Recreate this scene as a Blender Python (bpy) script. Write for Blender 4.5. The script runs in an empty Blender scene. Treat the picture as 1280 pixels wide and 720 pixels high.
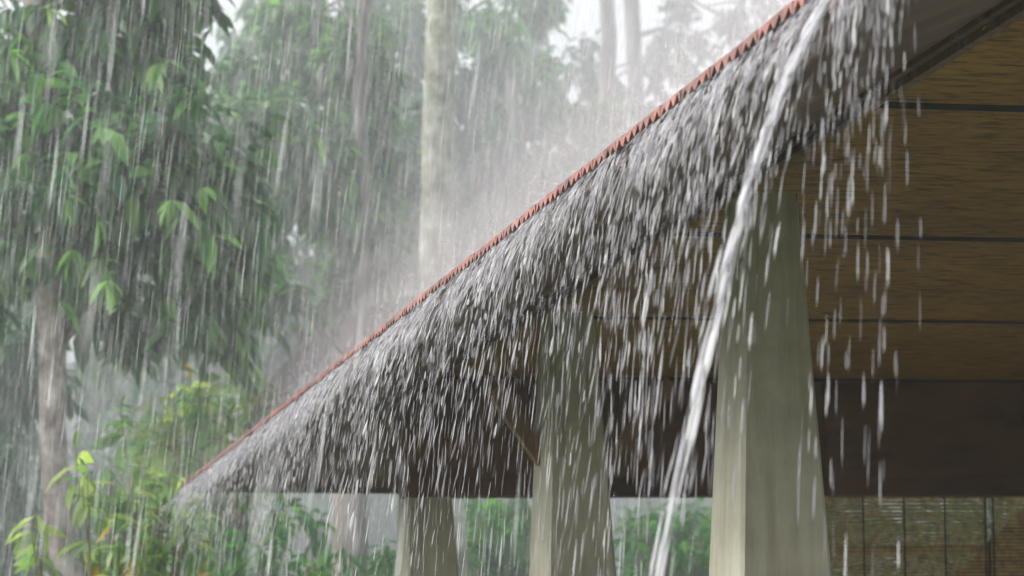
import bpy, math, random
import numpy as np
from mathutils import Matrix, Vector

random.seed(7)
rng = np.random.default_rng(11)
SC = bpy.context.scene
COL = SC.collection

# ------------------------------------------------------------------ camera
FPX, PX0, PY0 = 2900.0, 640.0, 910.0          # focal length and principal point in 1280x720 pixels (rising front)
CAMZ = 1.6
ROLL = math.radians(-1.2)
cam_d = bpy.data.cameras.new('camera')
cam = bpy.data.objects.new('camera', cam_d)
COL.objects.link(cam)
RM = Matrix.Rotation(math.radians(90), 3, 'X') @ Matrix.Rotation(ROLL, 3, 'Z')
cam.matrix_world = Matrix.Translation((0, 0, CAMZ)) @ RM.to_4x4()
cam_d.sensor_width = 36.0
cam_d.lens = 36.0 * FPX / 1280.0
cam_d.shift_y = (PY0 - 360.0) / 1280.0
cam_d.clip_start = 0.1
cam_d.clip_end = 2000
cam_d.dof.use_dof = True
cam_d.dof.focus_distance = 7.0
cam_d.dof.aperture_fstop = 4.4
SC.camera = cam

# ------------------------------------------------------------------ sky, sun, exposure
SUN_EL, SUN_AZ = math.radians(42), math.radians(-88)   # azimuth from +Y towards +X
w = bpy.data.worlds.new('World')
SC.world = w
w.use_nodes = True
nt = w.node_tree
for n in list(nt.nodes):
    nt.nodes.remove(n)
out = nt.nodes.new('ShaderNodeOutputWorld')
bg = nt.nodes.new('ShaderNodeBackground')
sky = nt.nodes.new('ShaderNodeTexSky')
sky.sky_type = 'NISHITA'
sky.sun_disc = False
sky.sun_elevation = SUN_EL
sky.sun_rotation = SUN_AZ
sky.air_density = 1.0
sky.dust_density = 6.0
sky.ozone_density = 1.0
hs = nt.nodes.new('ShaderNodeHueSaturation')
hs.inputs['Saturation'].default_value = 0.30
hs.inputs['Value'].default_value = 1.0
nt.links.new(sky.outputs[0], hs.inputs['Color'])
nt.links.new(hs.outputs[0], bg.inputs['Color'])
bg.inputs['Strength'].default_value = 0.15
nt.links.new(bg.outputs[0], out.inputs['Surface'])
sd = bpy.data.lights.new('sun', 'SUN')
sd.energy = 1.5
sd.angle = math.radians(40)
sd.color = (1.0, 0.98, 0.96)
sun = bpy.data.objects.new('sun', sd)
COL.objects.link(sun)
sdir = Vector((math.sin(SUN_AZ) * math.cos(SUN_EL), math.cos(SUN_AZ) * math.cos(SUN_EL), math.sin(SUN_EL)))
sun.rotation_euler = sdir.to_track_quat('Z', 'Y').to_euler()
SC.view_settings.view_transform = 'Standard'
SC.view_settings.look = 'None'
SC.view_settings.gamma = 1.0
SC.view_settings.use_curve_mapping = False
SC.view_settings.exposure = 1.15
SC.render.engine = 'CYCLES'
cy = SC.cycles
cy.max_bounces = 8
cy.diffuse_bounces = 3
cy.glossy_bounces = 2
cy.transmission_bounces = 4
cy.volume_bounces = 2
cy.transparent_max_bounces = 28
cy.use_denoising = True
try:
    cy.denoiser = 'OPENIMAGEDENOISE'
except Exception:
    pass
HAZE = 0.0022
MIST = 0.020


# ------------------------------------------------------------------ helpers
def ray(px, py):
    return RM @ Vector(((px - PX0) / FPX, (PY0 - py) / FPX, -1.0))


def at(px, py, d):
    return Vector((0, 0, CAMZ)) + ray(px, py) * d


def at_z(px, py, z):
    r = ray(px, py)
    return Vector((0, 0, CAMZ)) + r * ((z - CAMZ) / r.z)


def tag(o, label=None, cat=None, group=None, kind=None):
    if label: o['label'] = label
    if cat: o['category'] = cat
    if group: o['group'] = group
    if kind: o['kind'] = kind
    return o


def empty(name, loc):
    o = bpy.data.objects.new(name, None)
    o.empty_display_size = 0.2
    COL.objects.link(o)
    o.location = loc
    return o


def link_mesh(name, me, mat, parent=None):
    o = bpy.data.objects.new(name, me)
    if mat: me.materials.append(mat)
    COL.objects.link(o)
    if parent:
        o.parent = parent
        base = Vector(parent.location)
        p = parent.parent
        while p:
            base += Vector(p.location)
            p = p.parent
        o.location = -base
    return o


def np_mesh(name, V, faces_flat, counts, smooth=True):
    me = bpy.data.meshes.new(name)
    V = np.asarray(V, dtype=np.float32).reshape(-1, 3)
    faces_flat = np.asarray(faces_flat, dtype=np.int32).ravel()
    counts = np.asarray(counts, dtype=np.int32).ravel()
    me.vertices.add(len(V))
    me.vertices.foreach_set('co', V.ravel())
    me.loops.add(len(faces_flat))
    me.loops.foreach_set('vertex_index', faces_flat)
    me.polygons.add(len(counts))
    starts = np.concatenate([[0], np.cumsum(counts)[:-1]]).astype(np.int32)
    me.polygons.foreach_set('loop_start', starts)
    me.polygons.foreach_set('loop_total', counts)
    me.polygons.foreach_set('use_smooth', np.full(len(counts), smooth))
    me.update(calc_edges=True)
    me.validate()
    return me


class MB:
    def __init__(s):
        s.V, s.F = [], []

    def add(s, vs, fs):
        b = len(s.V)
        s.V += [tuple(v) for v in vs]
        s.F += [[i + b for i in f] for f in fs]

    def prism(s, bottom, top):
        n = len(bottom)
        fs = [list(range(n))[::-1], list(range(n, 2 * n))]
        for i in range(n):
            j = (i + 1) % n
            fs.append([i, j, n + j, n + i])
        s.add(list(bottom) + list(top), fs)

    def box(s, o, a, b, c):
        """corner o, edge vectors a, b, c"""
        o, a, b, c = Vector(o), Vector(a), Vector(b), Vector(c)
        s.prism([o, o + a, o + a + b, o + b], [o + c, o + a + c, o + a + b + c, o + b + c])

    def tube(s, pts, rad, n=8, cap=True):
        pts = [Vector(p) for p in pts]
        ring = []
        up = Vector((0.31, 0.2, 0.93)).normalized()
        for i, p in enumerate(pts):
            t = (pts[min(i + 1, len(pts) - 1)] - pts[max(i - 1, 0)]).normalized()
            x = t.cross(up)
            if x.length < 1e-3: x = t.cross(Vector((1, 0, 0)))
            x.normalize()
            y = t.cross(x)
            ring.append([p + (x * math.cos(2 * math.pi * k / n) + y * math.sin(2 * math.pi * k / n)) * rad[i] for k in range(n)])
        vs = [v for r in ring for v in r]
        fs = []
        for i in range(len(pts) - 1):
            for k in range(n):
                fs.append([i * n + k, i * n + (k + 1) % n, (i + 1) * n + (k + 1) % n, (i + 1) * n + k])
        if cap:
            fs.append(list(range(n))[::-1])
            fs.append([(len(pts) - 1) * n + k for k in range(n)])
        s.add(vs, fs)

    def build(s, name, mat, parent=None, smooth=False):
        flat = [i for f in s.F for i in f]
        me = np_mesh(name, s.V, flat, [len(f) for f in s.F], smooth)
        import bmesh
        bm = bmesh.new(); bm.from_mesh(me)
        bmesh.ops.recalc_face_normals(bm, faces=bm.faces)
        bm.to_mesh(me); bm.free()
        return link_mesh(name, me, mat, parent)


def new_mat(name):
    m = bpy.data.materials.new(name)
    m.use_nodes = True
    nt = m.node_tree
    b = nt.nodes['Principled BSDF']
    return m, nt, b


def noise(nt, scale, detail=4, vec=None, rough=0.55):
    n = nt.nodes.new('ShaderNodeTexNoise')
    n.inputs['Scale'].default_value = scale
    n.inputs['Detail'].default_value = detail
    n.inputs['Roughness'].default_value = rough
    if vec: nt.links.new(vec, n.inputs['Vector'])
    return n


def ramp(nt, fac, stops):
    r = nt.nodes.new('ShaderNodeValToRGB')
    e = r.color_ramp.elements
    e[0].position, e[0].color = stops[0][0], (*stops[0][1], 1)
    e[1].position, e[1].color = stops[-1][0], (*stops[-1][1], 1)
    for p, c in stops[1:-1]:
        k = e.new(p); k.color = (*c, 1)
    nt.links.new(fac, r.inputs[0])
    return r


def mapping(nt, rotz=0, scale=(1, 1, 1), coord='Object'):
    tc = nt.nodes.new('ShaderNodeTexCoord')
    m1 = nt.nodes.new('ShaderNodeMapping')
    m1.inputs['Rotation'].default_value = (0, 0, rotz)
    nt.links.new(tc.outputs[coord], m1.inputs[0])
    m2 = nt.nodes.new('ShaderNodeMapping')
    m2.inputs['Scale'].default_value = scale
    nt.links.new(m1.outputs[0], m2.inputs[0])
    return m2.outputs[0]


def bump(nt, b, h, strength=0.3, dist=0.01):
    bp = nt.nodes.new('ShaderNodeBump')
    bp.inputs['Strength'].default_value = strength
    bp.inputs['Distance'].default_value = dist
    nt.links.new(h, bp.inputs['Height'])
    nt.links.new(bp.outputs[0], b.inputs['Normal'])


def mix_mul(nt, c1, c2, fac=1.0, mode='MULTIPLY'):
    m = nt.nodes.new('ShaderNodeMix')
    m.data_type = 'RGBA'; m.blend_type = mode
    m.inputs['Factor'].default_value = fac
    nt.links.new(c1, m.inputs['A']); nt.links.new(c2, m.inputs['B'])
    return m.outputs['Result']


# ------------------------------------------------------------------ directions of the pavilion
def vp_dir(px, py):
    v = ray(px, py); v.z = 0
    return v.normalized()


E = vp_dir(-180, 927)                 # along the near eave, away from the camera
P = vp_dir(16421, 580)                # along the ceiling boards, to the right
NOUT = Vector((-E.y, E.x, 0))         # out of the near eave (left)
if NOUT.x > 0: NOUT = -NOUT
UP = Vector((0, 0, 1))
AZP = math.atan2(P.y, P.x)
K = at(228, 610, 13.4)                # far left eave corner
EAVE_Z = K.z


def eave(s):
    """point on near eave, s metres from the far corner towards the camera"""
    return K - E * s


def eave_s(px):
    # s where the eave line shows at pixel column px
    lo, hi = 0.0, 12.5
    for _ in range(50):
        m = (lo + hi) / 2
        q = RM.transposed() @ (eave(m) - Vector((0, 0, CAMZ)))
        x = PX0 + FPX * q.x / -q.z
        if x < px: lo = m
        else: hi = m
    return lo


# ------------------------------------------------------------------ materials
def mat_plain(name, col, rough=0.6, nscale=8, var=0.25, bumpv=0.15, spec=0.5, vec=None):
    m, nt, b = new_mat(name)
    v = mapping(nt)
    n = noise(nt, nscale, 6, v)
    lo = tuple(c * (1 - var) for c in col); hi = tuple(min(1, c * (1 + var)) for c in col)
    r = ramp(nt, n.outputs[0], [(0.3, lo), (0.7, hi)])
    nt.links.new(r.outputs[0], b.inputs['Base Color'])
    b.inputs['Roughness'].default_value = rough
    b.inputs['Specular IOR Level'].default_value = spec
    if bumpv:
        bump(nt, b, noise(nt, nscale * 6, 4, v).outputs[0], bumpv, 0.004)
    return m


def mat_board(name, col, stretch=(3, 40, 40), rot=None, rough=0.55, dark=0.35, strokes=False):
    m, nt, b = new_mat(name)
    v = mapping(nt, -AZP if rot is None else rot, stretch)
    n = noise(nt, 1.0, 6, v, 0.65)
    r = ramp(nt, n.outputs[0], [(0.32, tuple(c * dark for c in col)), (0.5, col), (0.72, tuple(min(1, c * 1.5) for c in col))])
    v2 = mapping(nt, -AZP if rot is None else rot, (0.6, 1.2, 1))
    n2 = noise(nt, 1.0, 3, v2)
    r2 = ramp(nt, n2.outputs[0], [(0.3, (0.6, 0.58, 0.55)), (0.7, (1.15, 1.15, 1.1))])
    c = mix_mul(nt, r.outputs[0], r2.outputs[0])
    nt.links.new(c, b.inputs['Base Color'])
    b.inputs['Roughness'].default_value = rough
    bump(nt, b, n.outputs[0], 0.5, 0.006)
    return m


M = {}
M['ceiling'] = mat_board('woven_board', (0.25, 0.142, 0.024), (10, 34, 30), dark=0.16, rough=0.6)
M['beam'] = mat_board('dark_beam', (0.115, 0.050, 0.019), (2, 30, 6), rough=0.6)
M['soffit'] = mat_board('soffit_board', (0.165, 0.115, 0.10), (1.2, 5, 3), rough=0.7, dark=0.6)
M['lip'] = mat_board('plate_board', (0.13, 0.085, 0.062), (4, 30, 6), rough=0.5)
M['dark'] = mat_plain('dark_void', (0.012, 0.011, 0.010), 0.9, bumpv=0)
m, nt, b = new_mat('terracotta')
g = nt.nodes.new('ShaderNodeNewGeometry')
r = ramp(nt, g.outputs['Random Per Island'], [(0.0, (0.20, 0.10, 0.085)), (0.4, (0.29, 0.115, 0.10)), (0.8, (0.33, 0.135, 0.115)), (1.0, (0.36, 0.19, 0.16))])
v = mapping(nt)
n = noise(nt, 9, 6, v, 0.65)
r2 = ramp(nt, n.outputs[0], [(0.35, (0.5, 0.55, 0.5)), (0.6, (1.1, 1.08, 1.08))])
nt.links.new(mix_mul(nt, r.outputs[0], r2.outputs[0]), b.inputs['Base Color'])
b.inputs['Roughness'].default_value = 0.45
bump(nt, b, noise(nt, 90, 4, v).outputs[0], 0.25, 0.003)
M['terracotta'] = m
M['brace'] = mat_board('brace_wood', (0.17, 0.095, 0.045), (30, 30, 3))

m, nt, b = new_mat('cream_plaster')
v = mapping(nt)
n = noise(nt, 3.0, 8, v, 0.65)
r = ramp(nt, n.outputs[0], [(0.3, (0.28, 0.262, 0.20)), (0.5, (0.37, 0.35, 0.275)), (0.75, (0.45, 0.43, 0.35))])
v2 = mapping(nt, 0, (22, 22, 1.3))
n2 = noise(nt, 1.0, 5, v2, 0.6)
r2 = ramp(nt, n2.outputs[0], [(0.33, (0.74, 0.72, 0.66)), (0.6, (1, 1, 1))])
nt.links.new(mix_mul(nt, r.outputs[0], r2.outputs[0]), b.inputs['Base Color'])
b.inputs['Roughness'].default_value = 0.45
bump(nt, b, noise(nt, 45, 5, v).outputs[0], 0.25, 0.003)
M['plaster'] = m


def mat_leaf(name, dark, mid, light, transl=0.35, clump=1.2):
    m, nt, b = new_mat(name)
    g = nt.nodes.new('ShaderNodeNewGeometry')
    r = ramp(nt, g.outputs['Random Per Island'], [(0.0, dark), (0.55, mid), (0.93, light), (1.0, tuple(min(1, a * 1.7) for a in light))])
    v = mapping(nt)
    n = noise(nt, clump, 3, v)
    r2 = ramp(nt, n.outputs[0], [(0.35, (0.55, 0.6, 0.6)), (0.65, (1.2, 1.15, 1.0))])
    c = mix_mul(nt, r.outputs[0], r2.outputs[0])
    nt.links.new(c, b.inputs['Base Color'])
    b.inputs['Roughness'].default_value = 0.38
    tr = nt.nodes.new('ShaderNodeBsdfTranslucent')
    hs = nt.nodes.new('ShaderNodeHueSaturation')
    hs.inputs['Value'].default_value = 1.6
    hs.inputs['Saturation'].default_value = 1.15
    nt.links.new(c, hs.inputs['Color'])
    nt.links.new(hs.outputs[0], tr.inputs['Color'])
    mx = nt.nodes.new('ShaderNodeMixShader')
    mx.inputs[0].default_value = transl
    nt.links.new(b.outputs[0], mx.inputs[1]); nt.links.new(tr.outputs[0], mx.inputs[2])
    nt.links.new(mx.outputs[0], nt.nodes['Material Output'].inputs['Surface'])
    return m


M['leaf_green'] = mat_leaf('leaf_green', (0.036, 0.120, 0.045), (0.075, 0.205, 0.072), (0.15, 0.32, 0.085))
M['leaf_dark'] = mat_leaf('leaf_dark', (0.025, 0.085, 0.048), (0.045, 0.14, 0.07), (0.08, 0.20, 0.08))
M['leaf_young'] = mat_leaf('leaf_young', (0.13, 0.27, 0.10), (0.21, 0.37, 0.12), (0.34, 0.43, 0.13), 0.5)
M['leaf_fern'] = mat_leaf('leaf_fern', (0.03, 0.16, 0.03), (0.065, 0.28, 0.045), (0.16, 0.42, 0.05), 0.45)
M['leaf_bright'] = mat_leaf('leaf_bright', (0.13, 0.29, 0.07), (0.19, 0.38, 0.10), (0.32, 0.47, 0.19), 0.45)
M['leaf_yellow'] = mat_leaf('leaf_yellow', (0.42, 0.30, 0.05), (0.50, 0.37, 0.06), (0.55, 0.36, 0.07), 0.4)
M['leaf_far'] = mat_leaf('leaf_far', (0.03, 0.075, 0.05), (0.045, 0.105, 0.06), (0.07, 0.15, 0.07), 0.35, 0.25)


def mat_bark(name, lo, mid, hi, scale=9, sz=1.0):
    m, nt, b = new_mat(name)
    v = mapping(nt, 0, (1, 1, sz))
    n = noise(nt, scale, 8, v, 0.7)
    r = ramp(nt, n.outputs[0], [(0.34, lo), (0.5, mid), (0.66, hi)])
    n2 = noise(nt, scale * 0.3, 4, v)
    r2 = ramp(nt, n2.outputs[0], [(0.35, (0.65, 0.62, 0.6)), (0.6, (1.05, 1.05, 1.05))])
    nt.links.new(mix_mul(nt, r.outputs[0], r2.outputs[0]), b.inputs['Base Color'])
    b.inputs['Roughness'].default_value = 0.7
    bump(nt, b, n.outputs[0], 0.8, 0.02)
    return m


M['bark_brown'] = mat_bark('bark_brown', (0.15, 0.115, 0.10), (0.42, 0.36, 0.33), (0.74, 0.69, 0.65), 7, 0.9)
M['bark_pale'] = mat_bark('bark_pale', (0.20, 0.22, 0.17), (0.44, 0.46, 0.37), (0.74, 0.74, 0.68), 8, 0.9)
M['bark_tan'] = mat_bark('bark_tan', (0.25, 0.19, 0.15), (0.36, 0.28, 0.22), (0.46, 0.37, 0.30), 5, 0.6)
M['bark_grey'] = mat_bark('bark_grey', (0.10, 0.095, 0.09), (0.19, 0.175, 0.165), (0.28, 0.26, 0.24), 9, 0.5)
M['twig'] = mat_bark('twig_bark', (0.12, 0.10, 0.06), (0.2, 0.15, 0.09), (0.26, 0.2, 0.12), 20)


def mat_water(name, alpha, col=(0.86, 0.87, 0.93), tr=0.5):
    m, nt, b = new_mat(name)
    b.inputs['Base Color'].default_value = (*col, 1)
    b.inputs['Roughness'].default_value = 0.12
    b.inputs['IOR'].default_value = 1.33
    b.inputs['Specular IOR Level'].default_value = 0.8
    t = nt.nodes.new('ShaderNodeBsdfTranslucent'); t.inputs[0].default_value = (*col, 1)
    m1 = nt.nodes.new('ShaderNodeMixShader'); m1.inputs[0].default_value = tr
    nt.links.new(b.outputs[0], m1.inputs[1]); nt.links.new(t.outputs[0], m1.inputs[2])
    tp = nt.nodes.new('ShaderNodeBsdfTransparent')
    m2 = nt.nodes.new('ShaderNodeMixShader')
    g = nt.nodes.new('ShaderNodeNewGeometry')
    mr = nt.nodes.new('ShaderNodeMapRange')
    mr.inputs['To Min'].default_value = alpha * 0.55
    mr.inputs['To Max'].default_value = min(1, alpha * 1.45)
    nt.links.new(g.outputs['Random Per Island'], mr.inputs['Value'])
    rc = ramp(nt, g.outputs['Random Per Island'], [(0.0, tuple(c * 0.72 for c in col)), (0.6, col), (1.0, tuple(min(.95, c * 1.9) for c in col))])  # bright highlights put into the colour: random drops painted paler
    nt.links.new(rc.outputs[0], b.inputs['Base Color']); nt.links.new(rc.outputs[0], t.inputs[0])
    nt.links.new(mr.outputs[0], m2.inputs[0])
    nt.links.new(tp.outputs[0], m2.inputs[1]); nt.links.new(m1.outputs[0], m2.inputs[2])
    nt.links.new(m2.outputs[0], nt.nodes['Material Output'].inputs['Surface'])
    return m


M['runoff'] = mat_water('runoff_water', 0.47, (0.60, 0.585, 0.64), 0.4)
M['stream'] = mat_water('stream_water', 0.52, (0.82, 0.815, 0.87), 0.45)
M['rain'] = mat_water('rain_water', 0.24, (0.9, 0.91, 0.94), 0.6)

# ------------------------------------------------------------------ ground and haze
m, nt, b = new_mat('wet_grass_ground')
v = mapping(nt)
n = noise(nt, 0.6, 8, v, 0.65)
r = ramp(nt, n.outputs[0], [(0.3, (0.035, 0.055, 0.02)), (0.55, (0.06, 0.10, 0.03)), (0.75, (0.10, 0.12, 0.05))])
nt.links.new(r.outputs[0], b.inputs['Base Color'])
b.inputs['Roughness'].default_value = 0.6
bump(nt, b, noise(nt, 25, 5, v).outputs[0], 0.6, 0.03)
M['ground'] = m
mb = MB()
G = 260
n_ = 40
xs = np.linspace(-G, G, n_ + 1)
for i in range(n_ + 1):
    for j in range(n_ + 1):
        mb.V.append((xs[i], xs[j], 0.0))
for i in range(n_):
    for j in range(n_):
        a = i * (n_ + 1) + j
        mb.F.append([a, a + n_ + 1, a + n_ + 2, a + 1])
tag(mb.build('ground', M['ground']), 'wet green ground under the trees and around the pavilion', 'ground', kind='structure')

hm = bpy.data.materials.new('rain_haze')
hm.use_nodes = True
nt = hm.node_tree
for n in list(nt.nodes): nt.nodes.remove(n)
o_ = nt.nodes.new('ShaderNodeOutputMaterial')
pv = nt.nodes.new('ShaderNodeVolumePrincipled')
pv.inputs['Color'].default_value = (0.90, 0.92, 0.95, 1)
pv.inputs['Density'].default_value = HAZE
pv.inputs['Anisotropy'].default_value = 0.1
nt.links.new(pv.outputs[0], o_.inputs['Volume'])
mb = MB()
mb.box((-G - 5, -G - 5, -1.0), (2 * G + 10, 0, 0), (0, 2 * G + 10, 0), (0, 0, 36))
tag(mb.build('haze', hm), 'pale rain haze filling the air between the trees', 'haze', kind='stuff')

# a bank of rain mist hanging between the trees beyond the pavilion
mm = hm.copy()
mm.name = 'mist_air'
mm.node_tree.nodes['Principled Volume'].inputs['Density'].default_value = MIST
mb = MB()
mo = K + E * 0.75 + NOUT * 70
mb.box(Vector((mo.x, mo.y, -0.6)), -NOUT * 150, E * 110, UP * 32)
tag(mb.build('mist', mm), 'pale mist of rain between the trees behind the pavilion', 'mist', kind='stuff')

# ------------------------------------------------------------------ pavilion
pav = empty('pavilion', (K.x, K.y, 0))
tag(pav, 'open pavilion with red tiled roof, tapered cream columns and brown boarded ceiling', 'pavilion')
CZ = CAMZ + 1.82                                  # ceiling underside
LEN = 14.0                                        # length along the eave
WID = 9.0
SL = 0.42                                         # roof slope


def far_line(sE):
    return K - E * sE


# --- roof edge with triangular hollows
PITCH = 0.047
TOPT, NB = 0.025, 0.0205
INW = (-NOUT + UP * SL).normalized()


def edge_strip(mb, org, along, inw, length):
    nn = int(length / PITCH)
    for k in range(nn):
        o = org + along * (k * PITCH)
        jit = random.uniform(-0.004, 0.002)
        jz = random.gauss(0, 0.0008) + 0.0012 * math.sin(k * 0.21) * math.sin(k * 0.057)
        o = o - inw * random.uniform(-0.0015, 0.0015)
        def q(a, z): return o + along * (a * PITCH) + UP * (z + jz)
        x0, xa, x1 = 0.08, 0.60 + jit * 8, 0.90
        f = [q(0, 0), q(x0, 0), q(xa, NB + jit), q(x1, 0), q(1, 0), q(1, TOPT), q(0, TOPT)]
        d = inw * min(0.42, max(0.03, k * PITCH * 0.95))
        bk = [p + d for p in f]
        n = 7
        fs = [[0, 1, 2, 6], [2, 3, 4, 5], [2, 5, 6]]
        for i in (0, 1, 2, 3, 5):
            j = (i + 1) % n
            fs.append([i, j, n + j, n + i])
        mb.add(f + bk, fs)


mb = MB()
edge_strip(mb, K.copy(), -E, INW, LEN)
inw_far = (-E + UP * SL).normalized()
edge_strip(mb, K.copy(), -NOUT, inw_far, WID)
mb.build('roof_edge', M['terracotta'], pav)

# --- roof slopes: ribbed sheet climbing to the hips and ridge
mb = MB()
H = WID / 2
cE = abs(P.dot(NOUT))
rib = 0.097


def slope_sheet(mb, org, along, inw, length, hip2):
    nn = int(length / rib)
    prev = None
    for k in range(nn * 2 + 1):
        s = k * rib / 2
        run = max(0.02, min(H, s, length - s))
        z = TOPT + (0.012 if k % 2 else 0.0)
        z -= 0.006
        u0 = min(0.40, run * 0.9)
        a = org + along * s + inw * u0 + UP * (z + u0 * SL)
        bq = org + along * s + inw * run + UP * (z + run * SL)
        i = len(mb.V)
        mb.V += [tuple(a), tuple(bq)]
        if prev is not None:
            mb.F.append([prev, i, i + 1, prev + 1])
        prev = i


slope_sheet(mb, K.copy(), -E, -NOUT, LEN, True)
slope_sheet(mb, K.copy(), -NOUT, -E, WID, True)
far_r = K - NOUT * WID
slope_sheet(mb, far_r, -E, NOUT, LEN, True)
mb.build('roof', M['terracotta'], pav)

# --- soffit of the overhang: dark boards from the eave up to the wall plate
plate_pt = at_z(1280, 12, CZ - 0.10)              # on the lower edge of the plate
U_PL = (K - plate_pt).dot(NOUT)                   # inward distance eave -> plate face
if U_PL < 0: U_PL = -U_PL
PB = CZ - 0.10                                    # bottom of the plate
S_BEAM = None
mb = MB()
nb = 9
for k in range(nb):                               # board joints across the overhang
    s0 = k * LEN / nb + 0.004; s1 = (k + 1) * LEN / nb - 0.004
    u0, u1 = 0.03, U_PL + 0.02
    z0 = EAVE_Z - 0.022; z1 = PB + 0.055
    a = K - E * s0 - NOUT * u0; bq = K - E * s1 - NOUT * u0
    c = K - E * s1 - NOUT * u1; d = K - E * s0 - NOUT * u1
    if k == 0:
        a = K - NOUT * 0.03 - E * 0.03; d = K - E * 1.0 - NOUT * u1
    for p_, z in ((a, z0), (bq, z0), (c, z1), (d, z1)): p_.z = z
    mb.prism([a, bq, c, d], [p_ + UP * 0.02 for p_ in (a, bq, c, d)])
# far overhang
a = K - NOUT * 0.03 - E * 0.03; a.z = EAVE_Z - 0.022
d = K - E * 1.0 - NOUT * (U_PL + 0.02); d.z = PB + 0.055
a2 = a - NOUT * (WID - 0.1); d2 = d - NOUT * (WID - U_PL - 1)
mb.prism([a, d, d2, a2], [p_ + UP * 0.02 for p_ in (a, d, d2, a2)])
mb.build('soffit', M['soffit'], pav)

# --- near-black strip added a little behind the hollow mouths, painting in their shade
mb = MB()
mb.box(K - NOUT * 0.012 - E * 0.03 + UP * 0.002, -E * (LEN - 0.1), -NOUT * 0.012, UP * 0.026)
mb.build('hollow_shade_strip', M['dark'], pav)

# --- eave batten under the tile hollows
mb = MB()
mb.box(K - NOUT * 0.05 - E * 0.05 - UP * 0.03, -E * (LEN - 0.1), -NOUT * 0.03, UP * 0.028)
mb.box(K - E * 0.05 - NOUT * 0.085 - UP * 0.03, -NOUT * (WID - 0.2), -E * 0.03, UP * 0.028)
mb.build('eave_batten', M['soffit'], pav)

# --- ceiling boards
gaps = []
for (x, y) in ((1200, 133.5), (1200, 304.5), (1200, 410), (1200, 484.5)):
    q = at_z(x, y, CZ)
    gaps.append((K - q).dot(E) / 1.0)
# distances measured along E at the plate; keep them regular
g0, g3 = gaps[0], gaps[3]
step = (g0 - g3) / 3
lines = [g0 + step * 2, g0 + step] + gaps + [gaps[3] - step * 0.55]


def ceil_pt(sE, t):
    """sE: distance towards the camera of the board line measured at the 1200-px point; t: along P"""
    return q_ref + E * (q_refs - sE) + P * t


q_ref = at_z(1200, 133.5, CZ)
q_refs = gaps[0]


def to_plate(sE, inset):
    """t along P where the board line meets the plate line"""
    p0 = ceil_pt(sE, 0)
    u = (K - p0).dot(NOUT)
    return -(u - (U_PL + inset)) / (-P.dot(NOUT)) if False else ((U_PL + inset) - (K - p0).dot(NOUT)) / (-P.dot(NOUT))


lines = sorted(lines, reverse=True)
GAP = 0.06
for i in range(len(lines) - 1):
    sa, sb = lines[i] - GAP / 2, lines[i + 1] + GAP / 2
    t0a, t0b = to_plate(sa, 0.03), to_plate(sb, 0.03)
    a, b_ = ceil_pt(sa, t0a), ceil_pt(sb, t0b)
    c, d = ceil_pt(sb, t0b + WID - 2.4), ceil_pt(sa, t0a + WID - 2.4)
    mb = MB()
    mb.prism([a, b_, c, d], [p_ + UP * 0.02 for p_ in (a, b_, c, d)])
    mb.build('ceiling_board', M['ceiling'], pav)
for i in range(1, len(lines) - 1):
    t0 = to_plate(lines[i], 0.03)
    o = ceil_pt(lines[i] + GAP / 2 - 0.002, t0)
    mb = MB()
    mb.box(o - UP * 0.003, P * (WID - 2.4), E * (GAP - 0.004), UP * 0.026)
    mb.build('gap_shade_strip', M['dark'], pav)  # near-black strip added in each board gap, its shade put into the colour
mb = MB()
sa, sb = lines[0] + 0.3, lines[-1] - 0.3
t0a, t0b = to_plate(sa, 0.03), to_plate(sb, 0.03)
a, b_, c, d = ceil_pt(sa, t0a), ceil_pt(sb, t0b), ceil_pt(sb, t0b + WID - 2.4), ceil_pt(sa, t0a + WID - 2.4)
mb.prism([p_ + UP * 0.05 for p_ in (a, b_, c, d)], [p_ + UP * 0.08 for p_ in (a, b_, c, d)])
mb.build('ceiling_backing', M['dark'], pav)

# --- wall plate along the columns, with a stepped lip
mb = MB()
o = K - E * 1.0 - NOUT * U_PL; o.z = PB
mb.box(o, -E * (LEN - 2), -NOUT * 0.028, UP * 0.16)
o2 = K - E * 1.0 - NOUT * (U_PL - 0.024); o2.z = PB + 0.022
mb.box(o2, -E * (LEN - 2), -NOUT * 0.022, UP * 0.10)
mb.build('wall_plate', M['lip'], pav)

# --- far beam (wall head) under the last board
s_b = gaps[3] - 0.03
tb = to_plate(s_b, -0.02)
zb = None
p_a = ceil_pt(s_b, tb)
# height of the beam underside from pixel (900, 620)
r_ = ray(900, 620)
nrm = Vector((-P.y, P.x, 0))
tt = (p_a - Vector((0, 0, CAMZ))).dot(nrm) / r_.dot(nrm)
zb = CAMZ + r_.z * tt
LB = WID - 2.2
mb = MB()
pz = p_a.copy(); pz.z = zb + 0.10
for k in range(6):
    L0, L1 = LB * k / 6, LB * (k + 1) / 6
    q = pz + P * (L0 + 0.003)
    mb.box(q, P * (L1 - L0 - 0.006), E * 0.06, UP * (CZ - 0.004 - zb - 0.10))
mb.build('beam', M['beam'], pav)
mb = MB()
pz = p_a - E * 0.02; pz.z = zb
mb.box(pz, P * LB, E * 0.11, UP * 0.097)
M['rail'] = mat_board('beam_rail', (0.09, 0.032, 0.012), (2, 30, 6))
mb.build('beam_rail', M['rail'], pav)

# --- columns
def col_w(h):                                      # full width at height h above the camera
    return 0.305 - 0.102 * (h - 0.49)


c1 = at(984, 720, 7.45)
cl0 = Vector((c1.x, c1.y, 0))


def col_center(px):
    r = ray(px, 720)
    # intersect with vertical plane through cl0 along E
    nn = Vector((E.y, -E.x, 0))
    t = (cl0 - Vector((0, 0, CAMZ))).dot(nn) / r.dot(nn)
    q = Vector((0, 0, CAMZ)) + r * t
    return Vector((q.x, q.y, 0))


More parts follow.
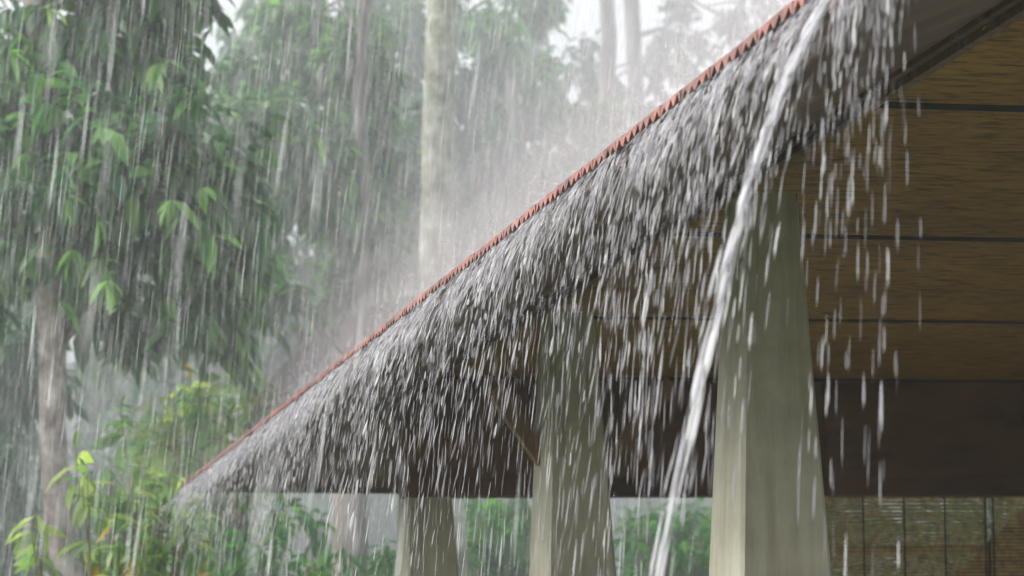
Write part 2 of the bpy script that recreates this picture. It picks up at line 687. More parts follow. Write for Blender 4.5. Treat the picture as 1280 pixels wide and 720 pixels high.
cols = [col_center(984), col_center(729), col_center(542)]
DB = E
for ci, c0 in enumerate(cols):
    mb = MB()
    rings = []
    zt = CZ - 0.105
    hs_ = [-CAMZ + 0.0, -1.0, 0.0, 0.5, 1.0, zt - CAMZ]
    ch = 0.012
    for h in hs_:
        wv = col_w(h); hw = wv / 2
        cc = c0 + E * (0.305 / 2 + 0.0) + UP * (h + CAMZ)
        pts = []
        for sx, sy, first in ((-1, -1, 0), (1, -1, 1), (1, 1, 0), (-1, 1, 1)):
            A = cc + P * (sx * (hw - ch)) + E * (sy * hw)
            B = cc + P * (sx * hw) + E * (sy * (hw - ch))
            pts += ([A, B] if first else [B, A])
        rings.append(pts)
    vs = [p_ for rg in rings for p_ in rg]
    n = 8
    fs = [list(range(n))[::-1], [(len(rings) - 1) * n + k for k in range(n)]]
    for i in range(len(rings) - 1):
        for k in range(n):
            fs.append([i * n + k, i * n + (k + 1) % n, (i + 1) * n + (k + 1) % n, (i + 1) * n + k])
    mb.add(vs, fs)
    col_o = mb.build('column', M['plaster'], pav)
    mb = MB()
    hw = 0.086
    cc = c0 + E * (0.305 / 2) + UP * (zt + 0.0)
    mb.prism([cc + P * (-hw) - E * hw - UP * 0.03, cc + P * hw - E * hw - UP * 0.03, cc + P * hw + E * hw - UP * 0.03, cc - P * hw + E * hw - UP * 0.03],
             [cc + P * (-hw) - E * hw, cc + P * hw - E * hw, cc + P * hw + E * hw, cc - P * hw + E * hw])
    mb.build('cap', M['dark'], col_o)

# --- braces from the columns up to the ceiling
def brace(p0, p1):
    mb = MB()
    d = (p1 - p0).normalized()
    sd = Vector((-P.y, P.x, 0))
    up = d.cross(sd).normalized()
    mb.box(p0 - sd * 0.03 - up * 0.035, p1 - p0, sd * 0.06, up * 0.07)
    mb.build('brace', M['brace'], pav)


def on_plane(px, py, c0, off):
    nn = Vector((-P.y, P.x, 0))
    r = ray(px, py)
    t = (c0 + E * off - Vector((0, 0, CAMZ))).dot(nn) / r.dot(nn)
    return Vector((0, 0, CAMZ)) + r * t


brace(on_plane(752, 592, cols[1], 0.2), on_plane(838, 478, cols[1], 0.2))
def wide_board(p0, p1, wdt):
    mb = MB()
    d = (p1 - p0).normalized()
    up = d.cross(Vector((-P.y, P.x, 0))).normalized()
    mb.box(p0 - up * wdt, p1 - p0, E * 0.04, up * wdt)
    o = mb.build('brace', M['beam'], pav)
    o['label'] = 'wide dark red-brown diagonal board'
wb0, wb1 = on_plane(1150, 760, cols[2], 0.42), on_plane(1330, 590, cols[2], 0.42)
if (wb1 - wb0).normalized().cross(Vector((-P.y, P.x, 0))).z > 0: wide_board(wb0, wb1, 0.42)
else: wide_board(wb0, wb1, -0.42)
brace(on_plane(694, 596, cols[1], 0.2), on_plane(618, 486, cols[1], 0.2))
brace(on_plane(508, 596, cols[2], 0.12), on_plane(414, 622, cols[2], 0.12) if False else on_plane(560, 500, cols[2], 0.12))

# --- floor slab
mb = MB()
a = cols[0] - P * 0.5 - E * 9.0
mb.box(Vector((a.x, a.y, 0.004)), P * (WID - 1.6), E * 15.6, UP * 0.12)
mb.build('floor_slab', mat_plain('wet_concrete', (0.22, 0.20, 0.18), 0.35, 3, 0.3), pav)

# ------------------------------------------------------------------ bamboo blind
pl = p_a + E * 0.03
def blind_pt(px, py):
    r = ray(px, py)
    t = (pl - Vector((0, 0, CAMZ))).dot(nrm) / r.dot(nrm)
    return Vector((0, 0, CAMZ)) + r * t
b0 = blind_pt(1022, 640); b1 = blind_pt(1236, 640); b2 = blind_pt(1440, 640)
M['bamboo'] = mat_plain('bamboo_slat', (0.40, 0.28, 0.12), 0.5, 30, 0.45, 0)
M['cord'] = mat_plain('blind_cord', (0.02, 0.018, 0.015), 0.8, bumpv=0)
def blind(q0, q1, label):
    base = Vector((q0.x, q0.y, zb - 0.004))
    t = empty('bamboo_blind', base)
    tag(t, label, 'blind', 'bamboo blinds under the beam')
    L = (q1 - q0).dot(P)
    mb = MB()
    z = zb - 0.012
    k = 0
    while z > zb - 1.0:
        o = Vector((q0.x, q0.y, z - 0.0075)) + P * 0.01
        hgt = random.uniform(0.0130, 0.0160)
        mb.box(o + E * random.uniform(0, .003), P * (L - 0.02) , E * 0.004, UP * hgt)
        z -= random.uniform(0.0185, 0.0205)
    mb.build('slats', M['bamboo'], t)
    nc = max(2, round(L / 0.24))
    for k in range(nc + 1):
        mb = MB()
        o = Vector((q0.x, q0.y, zb - 1.0)) + P * (0.02 + (L - 0.046) * k / nc) - E * 0.006
        mb.box(o, P * 0.006, E * 0.004, UP * 0.992)
        mb.build('cord', M['cord'], t)
    mb = MB()
    mb.box(Vector((q0.x, q0.y, zb - 0.30)) + P * 0.01 + E * 0.010, P * (L - 0.02), E * 0.012, UP * 0.028)
    mb.build('rail', M['brace'], t)
blind(b0, b1, 'brown bamboo slat blind hanging right beside the nearest column')
blind(b1, b2, 'brown bamboo slat blind hanging at the right edge, beyond the other blind')

# ------------------------------------------------------------------ leaves and trees
LT = np.array([[0, 0, 0], [-.20, .30, .05], [0, .33, -.02], [.20, .30, .05], [-.18, .66, .02], [0, .68, -.05], [.18, .66, .02], [0, 1, -.12]], dtype=float)
LF = [[0, 2, 1], [0, 3, 2], [1, 2, 5, 4], [2, 3, 6, 5], [4, 5, 7], [5, 6, 7]]
LFLAT = np.array([i for f in LF for i in f]); LCNT = np.array([len(f) for f in LF])


def leaves_mesh(name, pos, dirs, size, width=0.6, droop=1.0):
    pos = np.asarray(pos); dirs = np.asarray(dirs); size = np.asarray(size)
    N = len(pos)
    y = dirs / (np.linalg.norm(dirs, axis=1, keepdims=True) + 1e-9)
    up = np.tile([0, 0, 1.0], (N, 1)) + rng.normal(0, .45, (N, 3))
    x = np.cross(y, up); x /= np.linalg.norm(x, axis=1, keepdims=True) + 1e-9
    z = np.cross(x, y)
    T = LT.copy()
    width = width * rng.uniform(0.75, 1.45, (N, 1, 1))
    V = pos[:, None, :] + size[:, None, None] * (T[None, :, 0:1] * x[:, None, :] * width + T[None, :, 1:2] * y[:, None, :] + T[None, :, 2:3] * z[:, None, :] * droop)
    V[:, 1:, 2] -= (size[:, None] * (T[None, 1:, 1] ** 2) * 0.22 * droop)
    F = (LFLAT[None, :] + (np.arange(N) * 8)[:, None]).ravel()
    return np_mesh(name, V.reshape(-1, 3), F, np.tile(LCNT, N))


def twig_leaves(tips, dirs, n_per, size, spread=0.9):
    """leaves set along short drooping twigs"""
    pos, dd, sz = [], [], []
    for t, d in zip(tips, dirs):
        k = max(2, int(rng.poisson(n_per)))
        L = size * rng.uniform(1.2, 2.6)
        d = d / (np.linalg.norm(d) + 1e-9)
        for i in range(k):
            f = rng.uniform(0, 1)
            p = t - d * L * (1 - f) + np.array([0, 0, -0.15 * L * f * f])
            ld = d * 0.7 + rng.normal(0, spread, 3) * np.array([1, 1, 0.6]) + np.array([0, 0, -0.55])
            pos.append(p); dd.append(ld); sz.append(size * rng.uniform(0.6, 1.2))
    return pos, dd, sz


def blob_points(n, c, r, clump=0.75, seed=0, thr=0.0):
    """points through an ellipsoid's volume, gathered in clumps with gaps between"""
    rg = np.random.default_rng(seed)
    nc = max(3, int(n / 9))
    cc = rg.normal(0, 1, (nc, 3))
    cc /= np.linalg.norm(cc, axis=1, keepdims=True)
    cc *= rg.uniform(0.25, 1.0, (nc, 1)) ** 0.5
    idx = rg.integers(0, nc, n)
    p = cc[idx] + rg.normal(0, 0.13 * clump / 0.75, (n, 3))
    return np.asarray(c) + p * np.asarray(r), p


def px_scale(d):
    return d / FPX


def tree(name, label, cat, trunk_px, d, trunk_r, blobs, bark, leaf, leaf_size, n_per=7, group=None, top=None, seed=1, limbs=True, trunk_name='trunk', width=0.78):
    """trunk_px: list of (px, py) from low to high; blobs: list of (px, py, d, rx_px, ry_px, rz_m, n twigs)"""
    pts = [at(x, y, d) for x, y in trunk_px]
    p0 = pts[0]
    dv = (pts[1] - pts[0]).normalized()
    if p0.z > 0:
        f = p0.z / max(0.2, dv.z)
        pts.insert(0, Vector((p0.x - dv.x * f * 0.5, p0.y, -0.05)))
    root = empty(name, (pts[0].x, pts[0].y, 0))
    tag(root, label, cat, group)
    # smooth spline of the trunk
    P_ = np.array([list(p) for p in pts])
    tt = np.linspace(0, len(pts) - 1, 14)
    tr = np.stack([np.interp(tt, range(len(pts)), P_[:, k]) for k in range(3)], 1)
    rg = np.random.default_rng(seed)
    tr[1:-1, :2] += rg.normal(0, trunk_r * 0.08, (12, 2))
    rad = [trunk_r * (1.18 - 0.45 * k / 13) * rg.uniform(0.94, 1.06) for k in range(14)]
    mb = MB()
    mb.tube([Vector(p) for p in tr], rad, 12)
    pos, dd, sz = [], [], []
    for bi, (bx, by, bd, rx, ry, rz, n) in enumerate(blobs):
        c = np.array(list(at(bx, by, bd)))
        s = px_scale(bd)
        p, loc = blob_points(n, c, (rx * s, rz, ry * s), seed=seed * 31 + bi)
        d_ = loc + rg.normal(0, .35, loc.shape)
        a_, b_, c_ = twig_leaves(p, d_, n_per, leaf_size)
        pos += a_; dd += b_; sz += c_
        if limbs:
            # a limb from the trunk to the clump
            k = int(np.clip(np.searchsorted(tr[:, 2], c[2] - 0.8), 1, 12))
            a0 = tr[k]
            mid = a0 * 0.5 + c * 0.5 + np.array([0, 0, 0.25])
            mb.tube([Vector(a0), Vector(mid), Vector(c)], [trunk_r * 0.34, trunk_r * 0.24, trunk_r * 0.10], 6)
            for j in rg.choice(len(p), min(len(p), 6), replace=False):
                mb.tube([Vector(mid * 0.4 + c * 0.6), Vector((c + p[j]) / 2 + np.array([0, 0, .06])), Vector(p[j])], [trunk_r * 0.10, 0.014, 0.006], 5)
    mb.build(trunk_name, bark, root, smooth=True)
    if pos:
        link_mesh('crown', leaves_mesh('crown', pos, dd, sz, width), leaf, root)
    return root


# far wood closing the view
pos, dd, sz = [], [], []
for k in range(120):
    bd = rng.uniform(62, 90)
    bx = rng.uniform(-900, 1700)
    top = 60 if bx < 480 else 330
    by = rng.uniform(top + 40, 800)
    if 620 < bx < 1000: by = rng.uniform(330, 800)
    if k > 60: by = rng.uniform(520, 860); bd = rng.uniform(46, 70)
    n = 130
    c = np.array(list(at(bx, by, bd)))
    p, loc = blob_points(n, c, (3.6, 3, 3.2), seed=500 + k)
    a_, b_, c_ = twig_leaves(p, loc + rng.normal(0, .4, loc.shape), 4, 0.75)
    pos += a_; dd += b_; sz += c_
tag(link_mesh('far_wood', leaves_mesh('far_wood', pos, dd, sz, 0.8), M['leaf_far']), 'dim far wood fading into the rain behind the trees', 'wood', kind='stuff')

# tall tree with a brown trunk at the left
t1 = tree('broadleaf_tree', 'broadleaf tree at the left with brown mottled trunk and drooping dark leaves', 'tree',
     [(84, 740), (70, 600), (66, 450), (60, 330), (50, 180), (44, 60), (40, -120), (30, -400)], 17.0, 0.098,
     [(150, 250, 16.8, 190, 170, 1.0, 330), (20, 130, 17.5, 150, 150, 1.0, 260), (150, 40, 17.3, 170, 120, 1.0, 270),
      (250, 330, 17.5, 95, 110, 0.8, 150), (-120, 260, 17.5, 150, 260, 1.2, 220), (30, 330, 18.2, 120, 110, 0.8, 150),
      (60, -260, 17.2, 330, 200, 1.6, 260), (150, 400, 17.5, 70, 40, 0.6, 45)],
     M['bark_brown'], M['leaf_green'], 0.235, 6, seed=3)
# bright sprigs of this tree
for (x, y, n) in ((78, 205, 1), (82, 245, 4), (122, 275, 2), (92, 312, 6), (125, 325, 7), (135, 350, 5), (195, 80, 4), (215, 250, 4), (75, 375, 3), (205, 75, 2), (395, 170, 2), (250, 235, 3), (60, 10, 3), (12, 65, 3)):
    pos, dd, sz = [], [], []
    p = np.array(list(at(x, y, rng.uniform(15.4, 16.1))))
    for k in range(n):
        pos.append(p); dd.append(np.array([rng.normal(.1, .8), rng.normal(-.3, .4), rng.normal(-.9, .5)])); sz.append(rng.uniform(.10, .24))
    me = leaves_mesh('leaf_sprig', pos, dd, sz, .75)
    import bmesh
    bm = bmesh.new(); bm.from_mesh(me)                       # the leaves of a sprig grow from one point
    bmesh.ops.remove_doubles(bm, verts=bm.verts, dist=1e-4)
    bm.to_mesh(me); bm.free()
    o = link_mesh('leaf_sprig', me, M['leaf_bright'], t1)
    o['label'] = 'fresh bright green leaves standing out from the darker crown'

tree('dark_evergreen', 'dark evergreen filling the lower left edge behind the brown trunk', 'tree',
     [(-60, 760), (-64, 500), (-66, 200)], 25.0, 0.12,
     [(-10, 520, 25, 120, 170, 1.2, 260), (30, 680, 24, 130, 110, 1.2, 200), (-110, 300, 25, 120, 220, 1.2, 160), (20, 440, 21, 70, 90, 0.8, 130), (-10, 620, 21, 60, 130, 0.8, 150), (180, 540, 27, 90, 130, 1.0, 60), (120, 650, 27, 80, 80, 1.0, 60)],
     M['bark_grey'], M['leaf_dark'], 0.20, 7, seed=5, limbs=False)

tree('slim_tree', 'slim dark-stemmed tree with a loose crown between the brown and the pale trunk', 'tree',
     [(452, 720), (452, 420), (455, 250), (449, 120), (458, 0), (460, -160)], 22.5, 0.072,
     [(345, 210, 22.5, 110, 120, 1.0, 250), (440, 110, 23.5, 90, 110, 1.0, 170), (330, 90, 23.5, 65, 55, 0.8, 70),
      (300, 370, 21.0, 75, 75, 0.7, 130), (440, 300, 23, 75, 75, .8, 130), (390, 20, 24, 110, 45, .8, 80), (500, 200, 24.5, 50, 110, .8, 90), (415, -140, 23, 200, 100, 1.2, 150), (420, 360, 23, 50, 40, .6, 40)],
     M['bark_grey'], M['leaf_green'], 0.21, 7, seed=8)

tree('pale_barked_tree', 'tall tree with straight pale lichen-spotted trunk rising behind the roof', 'tree',
     [(560, 735), (556, 640), (545, 350), (546, 180), (549, 0), (552, -240)], 20.5, 0.158,
     [(560, -230, 21, 260, 110, 1.4, 190)],
     M['bark_pale'], M['leaf_green'], 0.20, 6, seed=13)

tree('tan_trunked_tree', 'broad tan trunk fading in the haze just above the left part of the roof', 'tree',
     [(438, 740), (437, 640), (434, 420), (428, 300), (425, 100)], 27.0, 0.185,
     [(400, 250, 28, 90, 80, 1.0, 90), (470, 180, 28, 80, 80, 1.0, 90)],
     M['bark_tan'], M['leaf_dark'], 0.22, 6, seed=17)

tree('hazy_tree', 'hazy tree whose grey trunk shows left of the twin stems at the top', 'tree',
     [(745, 600), (752, 220), (762, 60), (752, -120)], 37.0, 0.15,
     [(690, 250, 36, 90, 70, 1.2, 100), (770, 190, 38, 70, 60, 1.2, 50), (820, 140, 39, 60, 55, 1.2, 35)],
     M['bark_grey'], M['leaf_far'], 0.27, 6, seed=19)
tree('hazy_tree', 'hazy tree whose grey stem stands nearest the red roof edge at the top', 'tree',
     [(800, 600), (800, 220), (793, 60), (782, -120)], 40.0, 0.17,
     [(860, 60, 42, 70, 60, 1.2, 30), (900, 20, 44, 80, 40, 1.2, 30), (840, 170, 41, 60, 40, 1.2, 20)],
     M['bark_grey'], M['leaf_far'], 0.27, 5, seed=23)
tree('hazy_tree', 'hazy tree behind the pale trunk, mostly dim hanging foliage', 'tree',
     [(640, 700), (636, 300), (640, 100)], 32.0, 0.10,
     [(620, 260, 32, 80, 90, 1.2, 120), (500, 300, 33, 70, 110, 1.2, 110), (690, 300, 32, 60, 50, 1.2, 50), (590, 120, 33, 60, 70, 1.0, 60)],
     M['bark_grey'], M['leaf_far'], 0.25, 6, seed=29)


tree('background_tree', 'dense dim green tree filling the gap between the brown trunk and the slim tree', 'tree',
     [(255, 720), (258, 400), (262, 150)], 30.0, 0.12,
     [(230, 300, 30, 130, 150, 1.4, 260), (340, 280, 31, 120, 130, 1.4, 220), (120, 120, 31, 130, 130, 1.4, 170), (400, 130, 31, 110, 110, 1.4, 170), (60, 420, 30, 110, 110, 1.2, 110), (310, 130, 31, 60, 60, 1.4, 90), (330, 20, 31, 90, 50, 1.2, 110), (180, 20, 30, 70, 50, 1.2, 80)],
     M['bark_grey'], M['leaf_green'], 0.26, 7, seed=61)
tree('background_tree', 'dense dim green tree behind the pale trunk and above the roof', 'tree',
     [(585, 700), (588, 400), (592, 150)], 33.0, 0.12,
     [(500, 220, 33, 90, 180, 1.4, 240), (600, 240, 33, 100, 120, 1.4, 220), (690, 230, 34, 80, 90, 1.4, 130), (640, 110, 34, 100, 70, 1.2, 170), (560, 20, 33, 50, 40, 1, 60), (470, 20, 33, 70, 40, 1, 80), (760, 250, 35, 50, 60, 1.2, 40), (610, 30, 32, 60, 50, 1, 60), (660, 5, 33, 60, 25, 1, 40), (745, 160, 34, 50, 60, 1, 50), (510, 60, 33, 40, 60, 1, 40)],
     M['bark_grey'], M['leaf_green'], 0.26, 7, seed=63)


tree('background_tree', 'faint hazy tree closing the gap under the crowns, left of the roof slope', 'tree',
     [(345, 740), (350, 500), (355, 300)], 36.0, 0.14,
     [(330, 420, 36, 110, 70, 1.4, 150), (230, 480, 37, 110, 90, 1.4, 130), (430, 380, 37, 70, 90, 1.4, 120), (140, 520, 36, 80, 120, 1.4, 120), (480, 330, 38, 60, 90, 1.2, 80)],
     M['bark_grey'], M['leaf_far'], 0.30, 7, seed=71)
tree('background_tree', 'faint feathery tree at the top between the pale trunk and the twin grey stems', 'tree',
     [(700, 700), (702, 300), (700, 100)], 39.0, 0.09,
     [(720, 90, 39, 60, 60, 1.2, 34), (650, 60, 39, 50, 50, 1.2, 30), (840, 60, 40, 90, 60, 1.2, 42), (780, 150, 40, 80, 60, 1.2, 70), (590, 60, 39, 30, 60, 1, 20), (930, 20, 42, 60, 40, 1, 24)],
     M['bark_grey'], M['leaf_far'], 0.28, 6, seed=73)


# ------------------------------------------------------------------ shrubs
def shrub(name, label, base_px, base_d, tips, leaf, leaf_size, n_leaf=8, group=None, seed=1, stem_r=0.014, width=0.78, yellow=0, droop=1.0, spread=0.75):
    """tips: list of (px, py, depth) leaf rosettes"""
    rg = np.random.default_rng(seed)
    g = at(base_px, 700, base_d)
    base = Vector((g.x, g.y, 0))
    root = empty(name, base)
    tag(root, label, 'shrub', group)
    mb = MB()
    pos, dd, sz = [], [], []
    yp, yd, ys = [], [], []
    for (x, y, d) in tips:
        t = at(x, y, d)
        m1 = base.lerp(t, 0.45) + Vector((rg.normal(0, .05), rg.normal(0, .05), 0.12))
        m2 = base.lerp(t, 0.8) + Vector((rg.normal(0, .03), 0, 0.10))
        mb.tube([base, m1, m2, t], [stem_r * 1.6, stem_r, stem_r * 0.6, stem_r * 0.25], 6)
        ax = np.array(list((t - m2).normalized()))
        for k in range(max(3, int(rg.poisson(n_leaf)))):
            f = rg.uniform(0, 0.42)
            p = np.array(list(t.lerp(m2, f)))
            dr = ax * 0.35 + rg.normal(0, spread, 3) * np.array([1, .8, .5]) + np.array([0, 0, -0.45])
            if rg.random() < yellow:
                yp.append(p); yd.append(dr + np.array([0, 0, -.6])); ys.append(leaf_size * rg.uniform(.6, 1))
            else:
                pos.append(p); dd.append(dr); sz.append(leaf_size * rg.uniform(.65, 1.15))
    mb.build('stem', M['twig'], root, smooth=True)
    link_mesh('foliage', leaves_mesh('foliage', pos, dd, sz, width, droop), leaf, root)
    for a_, b_, c_ in zip(yp, yd, ys):
        o = link_mesh('yellow_leaf', leaves_mesh('yellow_leaf', [a_], [b_], [c_], width, droop), M['leaf_yellow'], root)
        o['label'] = 'fading yellow leaf'
    return root


def scatter(n, x0, x1, y0, y1, d0, d1, seed, tri=False):
    rg = np.random.default_rng(seed)
    r = []
    for k in range(n):
        r.append((rg.uniform(x0, x1), rg.uniform(y0, y1), rg.uniform(d0, d1)))
    return r


shrub('young_tree', 'young yellow-green sapling with drooping leaves left above the roof corner', 250, 18.6,
      scatter(80, 150, 335, 465, 620, 17.6, 19.8, 3) + [(228, 448, 18.6), (300, 470, 18.6), (306, 425, 18.8), (318, 440, 18.8), (150, 505, 18.4), (265, 482, 18.4), (190, 495, 18.4), (330, 520, 18.9), (350, 490, 19)],
      M['leaf_young'], 0.25, 7, seed=41, yellow=0.05)
shrub('leafy_shrub', 'light green leafy shrub at the bottom left in front of the brown trunk', 130, 15.2,
      scatter(60, 100, 260, 590, 740, 14.6, 15.8, 5) + scatter(3, 30, 60, 650, 735, 14.8, 15.6, 6) + [(45, 640, 15), (95, 560, 15.2), (140, 575, 15.2), (180, 590, 15.2), (40, 655, 15)],
      M['leaf_young'], 0.22, 7, seed=43, yellow=0.03)
shrub('leafy_shrub', 'green shrub showing under the low left corner of the roof', 330, 17.8,
      scatter(75, 235, 420, 628, 745, 16.5, 19.0, 7), M['leaf_fern'], 0.20, 9, seed=45, yellow=0.03)
shrub('arching_plant', 'small arching plant beside the foot of the tan trunk, left of the farthest column', 462, 18.2,
      scatter(26, 425, 498, 672, 735, 17.6, 18.8, 9), M['leaf_fern'], 0.17, 9, seed=47, width=0.45)
shrub('garden_shrub', 'mid green garden shrub seen under the beam between the two farther columns', 620, 22.0,
      scatter(170, 566, 678, 612, 735, 20.5, 23.5, 11), M['leaf_fern'], 0.17, 9, seed=49)
shrub('garden_shrub', 'bright green feathery shrub seen under the beam between the two nearer columns', 840, 21.0,
      scatter(170, 778, 912, 622, 735, 20, 22.5, 13) + scatter(10, 760, 800, 690, 735, 20, 22, 14), M['leaf_fern'], 0.17, 10, seed=51, width=0.5)
shrub('garden_shrub', 'dim green shrub glimpsed through the bamboo blind', 1120, 20.0,
      scatter(260, 1000, 1380, 600, 770, 16, 21, 15), M['leaf_dark'], 0.20, 9, seed=53)

# pale garden wall far behind the shrubs
wl = at(520, 716, 29); wr = at(1000, 716, 29)
mb = MB()
mb.box(Vector((wl.x, wl.y, -0.1)), Vector((wr.x - wl.x, 0, 0)), Vector((0, 0.2, 0)), UP * (wl.z + 0.1))
mb.box(Vector((wl.x - 0.05, wl.y - 0.04, wl.z + 0.002)), Vector((wr.x - wl.x + 0.1, 0, 0)), Vector((0, 0.28, 0)), UP * 0.06)
tag(mb.build('garden_wall', mat_plain('wall_render', (0.5, 0.5, 0.5), 0.7, 2, .2)), 'pale grey garden wall low behind the green shrubs', 'wall')

# little fallen leaf stuck on the wall plate
c = at_z(1228, 38, PB + 0.055)
q = plate_pt
r_ = ray(1228, 38)
fac_pt = K - NOUT * (U_PL - 0.03)
t_ = (fac_pt - Vector((0, 0, CAMZ))).dot(NOUT) / r_.dot(NOUT)
lp = Vector((0, 0, CAMZ)) + r_ * t_
me = leaves_mesh('fallen_leaf', [list(lp)], [list(-E + UP * 0.3)], [0.035], 0.9, 0.4)
tag(link_mesh('fallen_leaf', me, M['leaf_yellow']), 'tiny yellowed leaf stuck on the dark board at upper right', 'leaf')


# ------------------------------------------------------------------ falling water
def spindles(name, P0, P1, P2, P3, R, mat, n=5, asym=True):
    """water drops pulled out along a curved path P0..P3, pointed at both ends"""
    N = len(P0)
    T = P3 - P0
    T /= np.linalg.norm(T, axis=1, keepdims=True) + 1e-9
    X = np.cross(T, np.tile([0.02, 1.0, 0.05], (N, 1)))
    X /= np.linalg.norm(X, axis=1, keepdims=True) + 1e-9
    Y = np.cross(T, X)
    ang = 2 * np.pi * np.arange(n) / n
    ring = X[:, None, :] * np.cos(ang)[None, :, None] + Y[:, None, :] * np.sin(ang)[None, :, None]
    r1 = R[:, None, None] * 0.8; r2 = R[:, None, None]
    V = np.concatenate([P0[:, None, :], P1[:, None, :] + ring * r1, P2[:, None, :] + ring * r2, P3[:, None, :]], axis=1)
    nv = 2 * n + 2
    f, cnt = [], []
    for k in range(n):
        j = (k + 1) % n
        f += [0, 1 + j, 1 + k]; cnt.append(3)
        f += [1 + k, 1 + j, 1 + n + j, 1 + n + k]; cnt.append(4)
        f += [1 + n + k, 1 + n + j, nv - 1]; cnt.append(3)
    F = (np.array(f)[None, :] + (np.arange(N) * nv)[:, None]).ravel()
    me = np_mesh(name, V.reshape(-1, 3), F, np.tile(cnt, N))
    return link_mesh(name, me, mat)


gv = np.array([0, 0, -9.81])
En, Nn = np.array(list(E)), np.array(list(NOUT))
Kn = np.array(list(K))


def path(o, v, tau):
    return o + v * tau[:, None] + 0.5 * gv * (tau ** 2)[:, None]


def strand_dashes(S, per, vo_mu, vo_sd, rmu, life_mu, rg):
    P_ = [[], [], [], []]; R = []
    for s, vch in S:
        o = Kn - En * s + np.array([0, 0, -0.004]) + Nn * 0.002
        vo = vo_mu * vch * rg.lognormal(0, vo_sd)
        if s > s_end - 0.35: vo *= 0.45
        v = Nn * vo + En * rg.normal(0, 0.05) + np.array([0, 0, -(0.55 * vo + rg.uniform(0.08, 0.40))])
        lm = life_mu * min(1.0, 0.50 + 0.5 * s / 6.0)
        life = min(0.95, max(0.10, rg.gamma(2.2, lm / 2.2)))
        if s < 3.2: life = min(life, 0.16 + 0.07 * s)
        if s > s_end - 0.5: life *= 0.75
        tau = rg.uniform(0, 0.03)
        r0 = rmu * rg.lognormal(0, 0.38)
        while tau < life:
            e = rg.uniform(0.010, 0.030) if tau > 0.12 else rg.uniform(0.014, 0.045)
            t4 = np.array([tau, tau + e * 0.3, tau + e * 0.72, tau + e])
            jit = rg.normal(0, 0.003 + 0.035 * tau, 3)
            pp = path(o, v, t4) + jit
            if pp[3][2] < 0.02: break
            for k in range(4): P_[k].append(pp[k])
            R.append(r0 * rg.lognormal(0, 0.35) * (1.0 if tau > 0.05 else 0.75))
            tau += e * (1.0 + rg.exponential(0.25 + 3.2 * tau)) if tau > 0.1 else e * rg.uniform(0.6, 1.1)
    return [np.array(a) for a in P_], np.array(R)


rg = np.random.default_rng(77)
s_end = eave_s(1152)
S = []
for c_ in np.arange(0.03, s_end, 0.047):
    wch = rg.gamma(1.3, 1 / 1.3)
    vch = rg.lognormal(0, 0.42)
    for q_ in range(int(rg.poisson((6.0 if c_ < s_end - 1.6 else 8.0) * wch))):
        S.append((c_ + rg.normal(0, 0.010), vch))
P4, R = strand_dashes(S, 0, 0.44, 0.24, 0.00108, 0.31, rg)
# much finer threads and droplets between the strands
S2 = [(q_, rg.lognormal(0, .5)) for q_ in rg.uniform(0.03, s_end, int(s_end * 150))]
P4b, Rb = strand_dashes(S2, 0, 0.44, 0.30, 0.00052, 0.20, rg)
P4 = [np.concatenate([a_, b_]) for a_, b_ in zip(P4, P4b)]
R = np.concatenate([R, Rb])
o = spindles('roof_runoff', *P4, R, M['runoff'], 5)
tag(o, 'curtain of rainwater strands pouring off the red roof edge', 'water', kind='stuff')

# one thick spout of water
s0 = eave_s(1100)
S = s0 + rg.normal(0, 0.009, 15)
P_ = [[], [], [], []]; R = []
for s in S:
    o_ = Kn - En * s + np.array([0, 0, 0.004])
    vv = Nn * rg.normal(1.06, 0.014) + En * rg.normal(0, 0.008) + np.array([0, 0, -rg.uniform(0.56, 0.64)])
    tau = rg.uniform(0, .02)
    while tau < 0.75:
        e = rg.uniform(0.012, 0.04)
        t4 = np.array([tau, tau + e * .33, tau + e * .7, tau + e])
        pp = path(o_, vv, t4) + rg.normal(0, .0025 + .012 * tau, 3)
        if pp[3][2] < .02: break
        for k in range(4): P_[k].append(pp[k])
        R.append(rg.lognormal(math.log(.0020), .45) * (1 - 0.4 * tau))
        tau += e * rg.uniform(.6, 1.05 + 3.0 * tau)
o = spindles('water_spout', *[np.array(a) for a in P_], np.array(R), M['stream'], 6)
tag(o, 'thick white spout of water arching down in front of the nearest column', 'water spout')

# spray bouncing off the roof edge
N = 9000
s = rg.uniform(0, s_end + 1.5, N)
u = rg.exponential(0.5, N)
hgt = rg.exponential(0.05, N)
C0 = Kn - En * s[:, None] - Nn * u[:, None] + np.array([0, 0, 1.0]) * (TOPT + u * SL + hgt)[:, None]
keep = u < 3.5
C0 = C0[keep]; N = len(C0)
dv = np.array([-0.05, 0, -0.5]) + rg.normal(0, .35, (N, 3))
dv /= np.linalg.norm(dv, axis=1, keepdims=True)
L = rg.uniform(.010, .045, N)[:, None]
o = spindles('roof_spray', C0, C0 + dv * L * .35, C0 + dv * L * .7, C0 + dv * L, rg.uniform(.0004, .0009, N), M['rain'], 4)
tag(o, 'fine spray of droplets bouncing off the red roof', 'spray', kind='stuff')

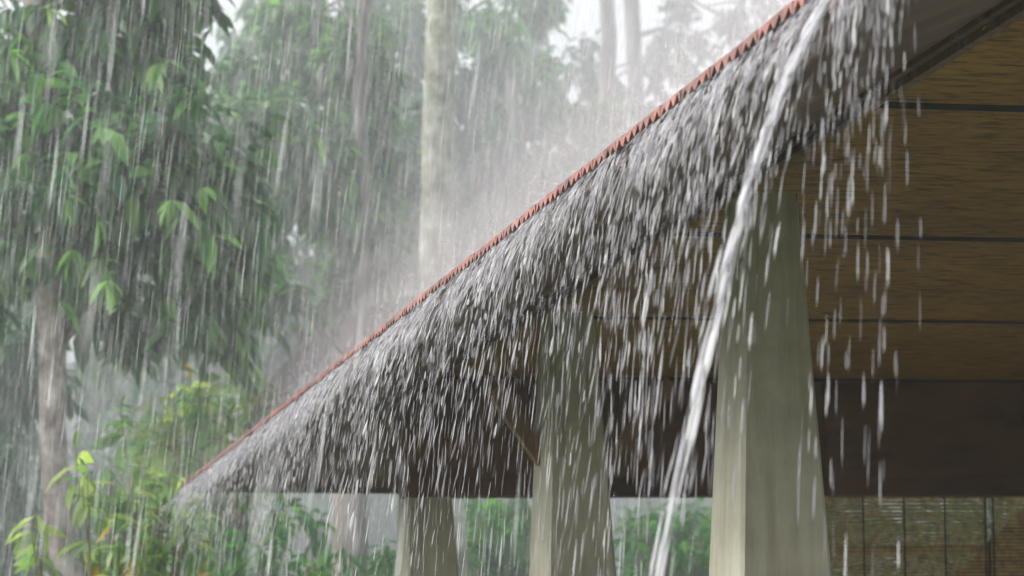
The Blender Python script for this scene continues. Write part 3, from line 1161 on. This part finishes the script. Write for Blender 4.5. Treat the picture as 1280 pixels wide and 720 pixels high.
# soft mist of splashes standing on the roof along its edge, thinning upwards
for b_, den in ((0.40, 0.045), (0.58, 0.035), (0.85, 0.025)):
    sm = hm.copy(); sm.name = 'splash_mist'
    sm.node_tree.nodes['Principled Volume'].inputs['Density'].default_value = den
    mb = MB()
    sec = []
    for k in range(17):
        a_ = math.pi * k / 16
        u_ = 0.75 - (0.72 + (b_ - .4) * .2 - .07) * math.cos(a_)
        sec.append((u_, TOPT + 0.02 + u_ * SL + b_ * math.sin(a_)))
    p0_, p1_ = K - E * 1.7, K - E * (s_end + 1.5)
    r0_ = [p0_ - NOUT * u_ + UP * z_ for u_, z_ in sec]
    r1_ = [p1_ - NOUT * u_ + UP * z_ for u_, z_ in sec]
    mb.prism(r0_, r1_)
    tag(mb.build('splash_mist', sm), 'soft mist of splashed rain standing along the roof edge', 'mist', kind='stuff')

# rain
def rain_points(N, d0, d1, mx=1.35):
    d = (rg.uniform(d0 ** 3, d1 ** 3, N)) ** (1 / 3)
    px = 640 + rg.uniform(-640 * mx, 640 * mx, N); py = 360 + rg.uniform(-460, 480, N)
    Rm = np.array(RM)
    q = np.stack([(px - PX0) / FPX, (PY0 - py) / FPX, -np.ones(N)], 1) * d[:, None]
    return q @ Rm.T + np.array([0, 0, CAMZ])


def rain(Np, rad, Lr):
    u_ = (Kn - Np) @ Nn; sE = (Kn - Np) @ En
    roof_z = EAVE_Z + np.clip(np.minimum(u_, np.maximum(sE, 0)), 0, H) * SL + 0.06
    under = (u_ > -0.02) & (sE > -0.02) & (Np[:, 2] < roof_z + 0.25)
    Np = Np[~under]
    n = len(Np)
    dv = np.array([-1.05, 0.0, -8.0]) + rg.normal(0, .17, (n, 3))
    dv /= np.linalg.norm(dv, axis=1, keepdims=True)
    L = rg.uniform(*Lr, n)[:, None]
    return Np, Np + dv * L * .35, Np + dv * L * .7, Np + dv * L, rg.uniform(*rad, n)


near_pts = rain_points(230, 2.2, 5)
near_pts = near_pts[near_pts[:, 0] < near_pts[:, 1] * (-0.05 + rg.normal(0, 0.05, len(near_pts)))]
sets = [rain(rain_points(85000, 8.0, 24), (.0005, .0010), (.12, .28)), rain(near_pts, (.0012, .0026), (.12, .19))]
A = [np.concatenate([a[k] for a in sets]) for k in range(5)]
o = spindles('rain', *A, M['rain'], 4)
tag(o, 'heavy slanting rain falling everywhere in front of the trees', 'rain', kind='stuff')
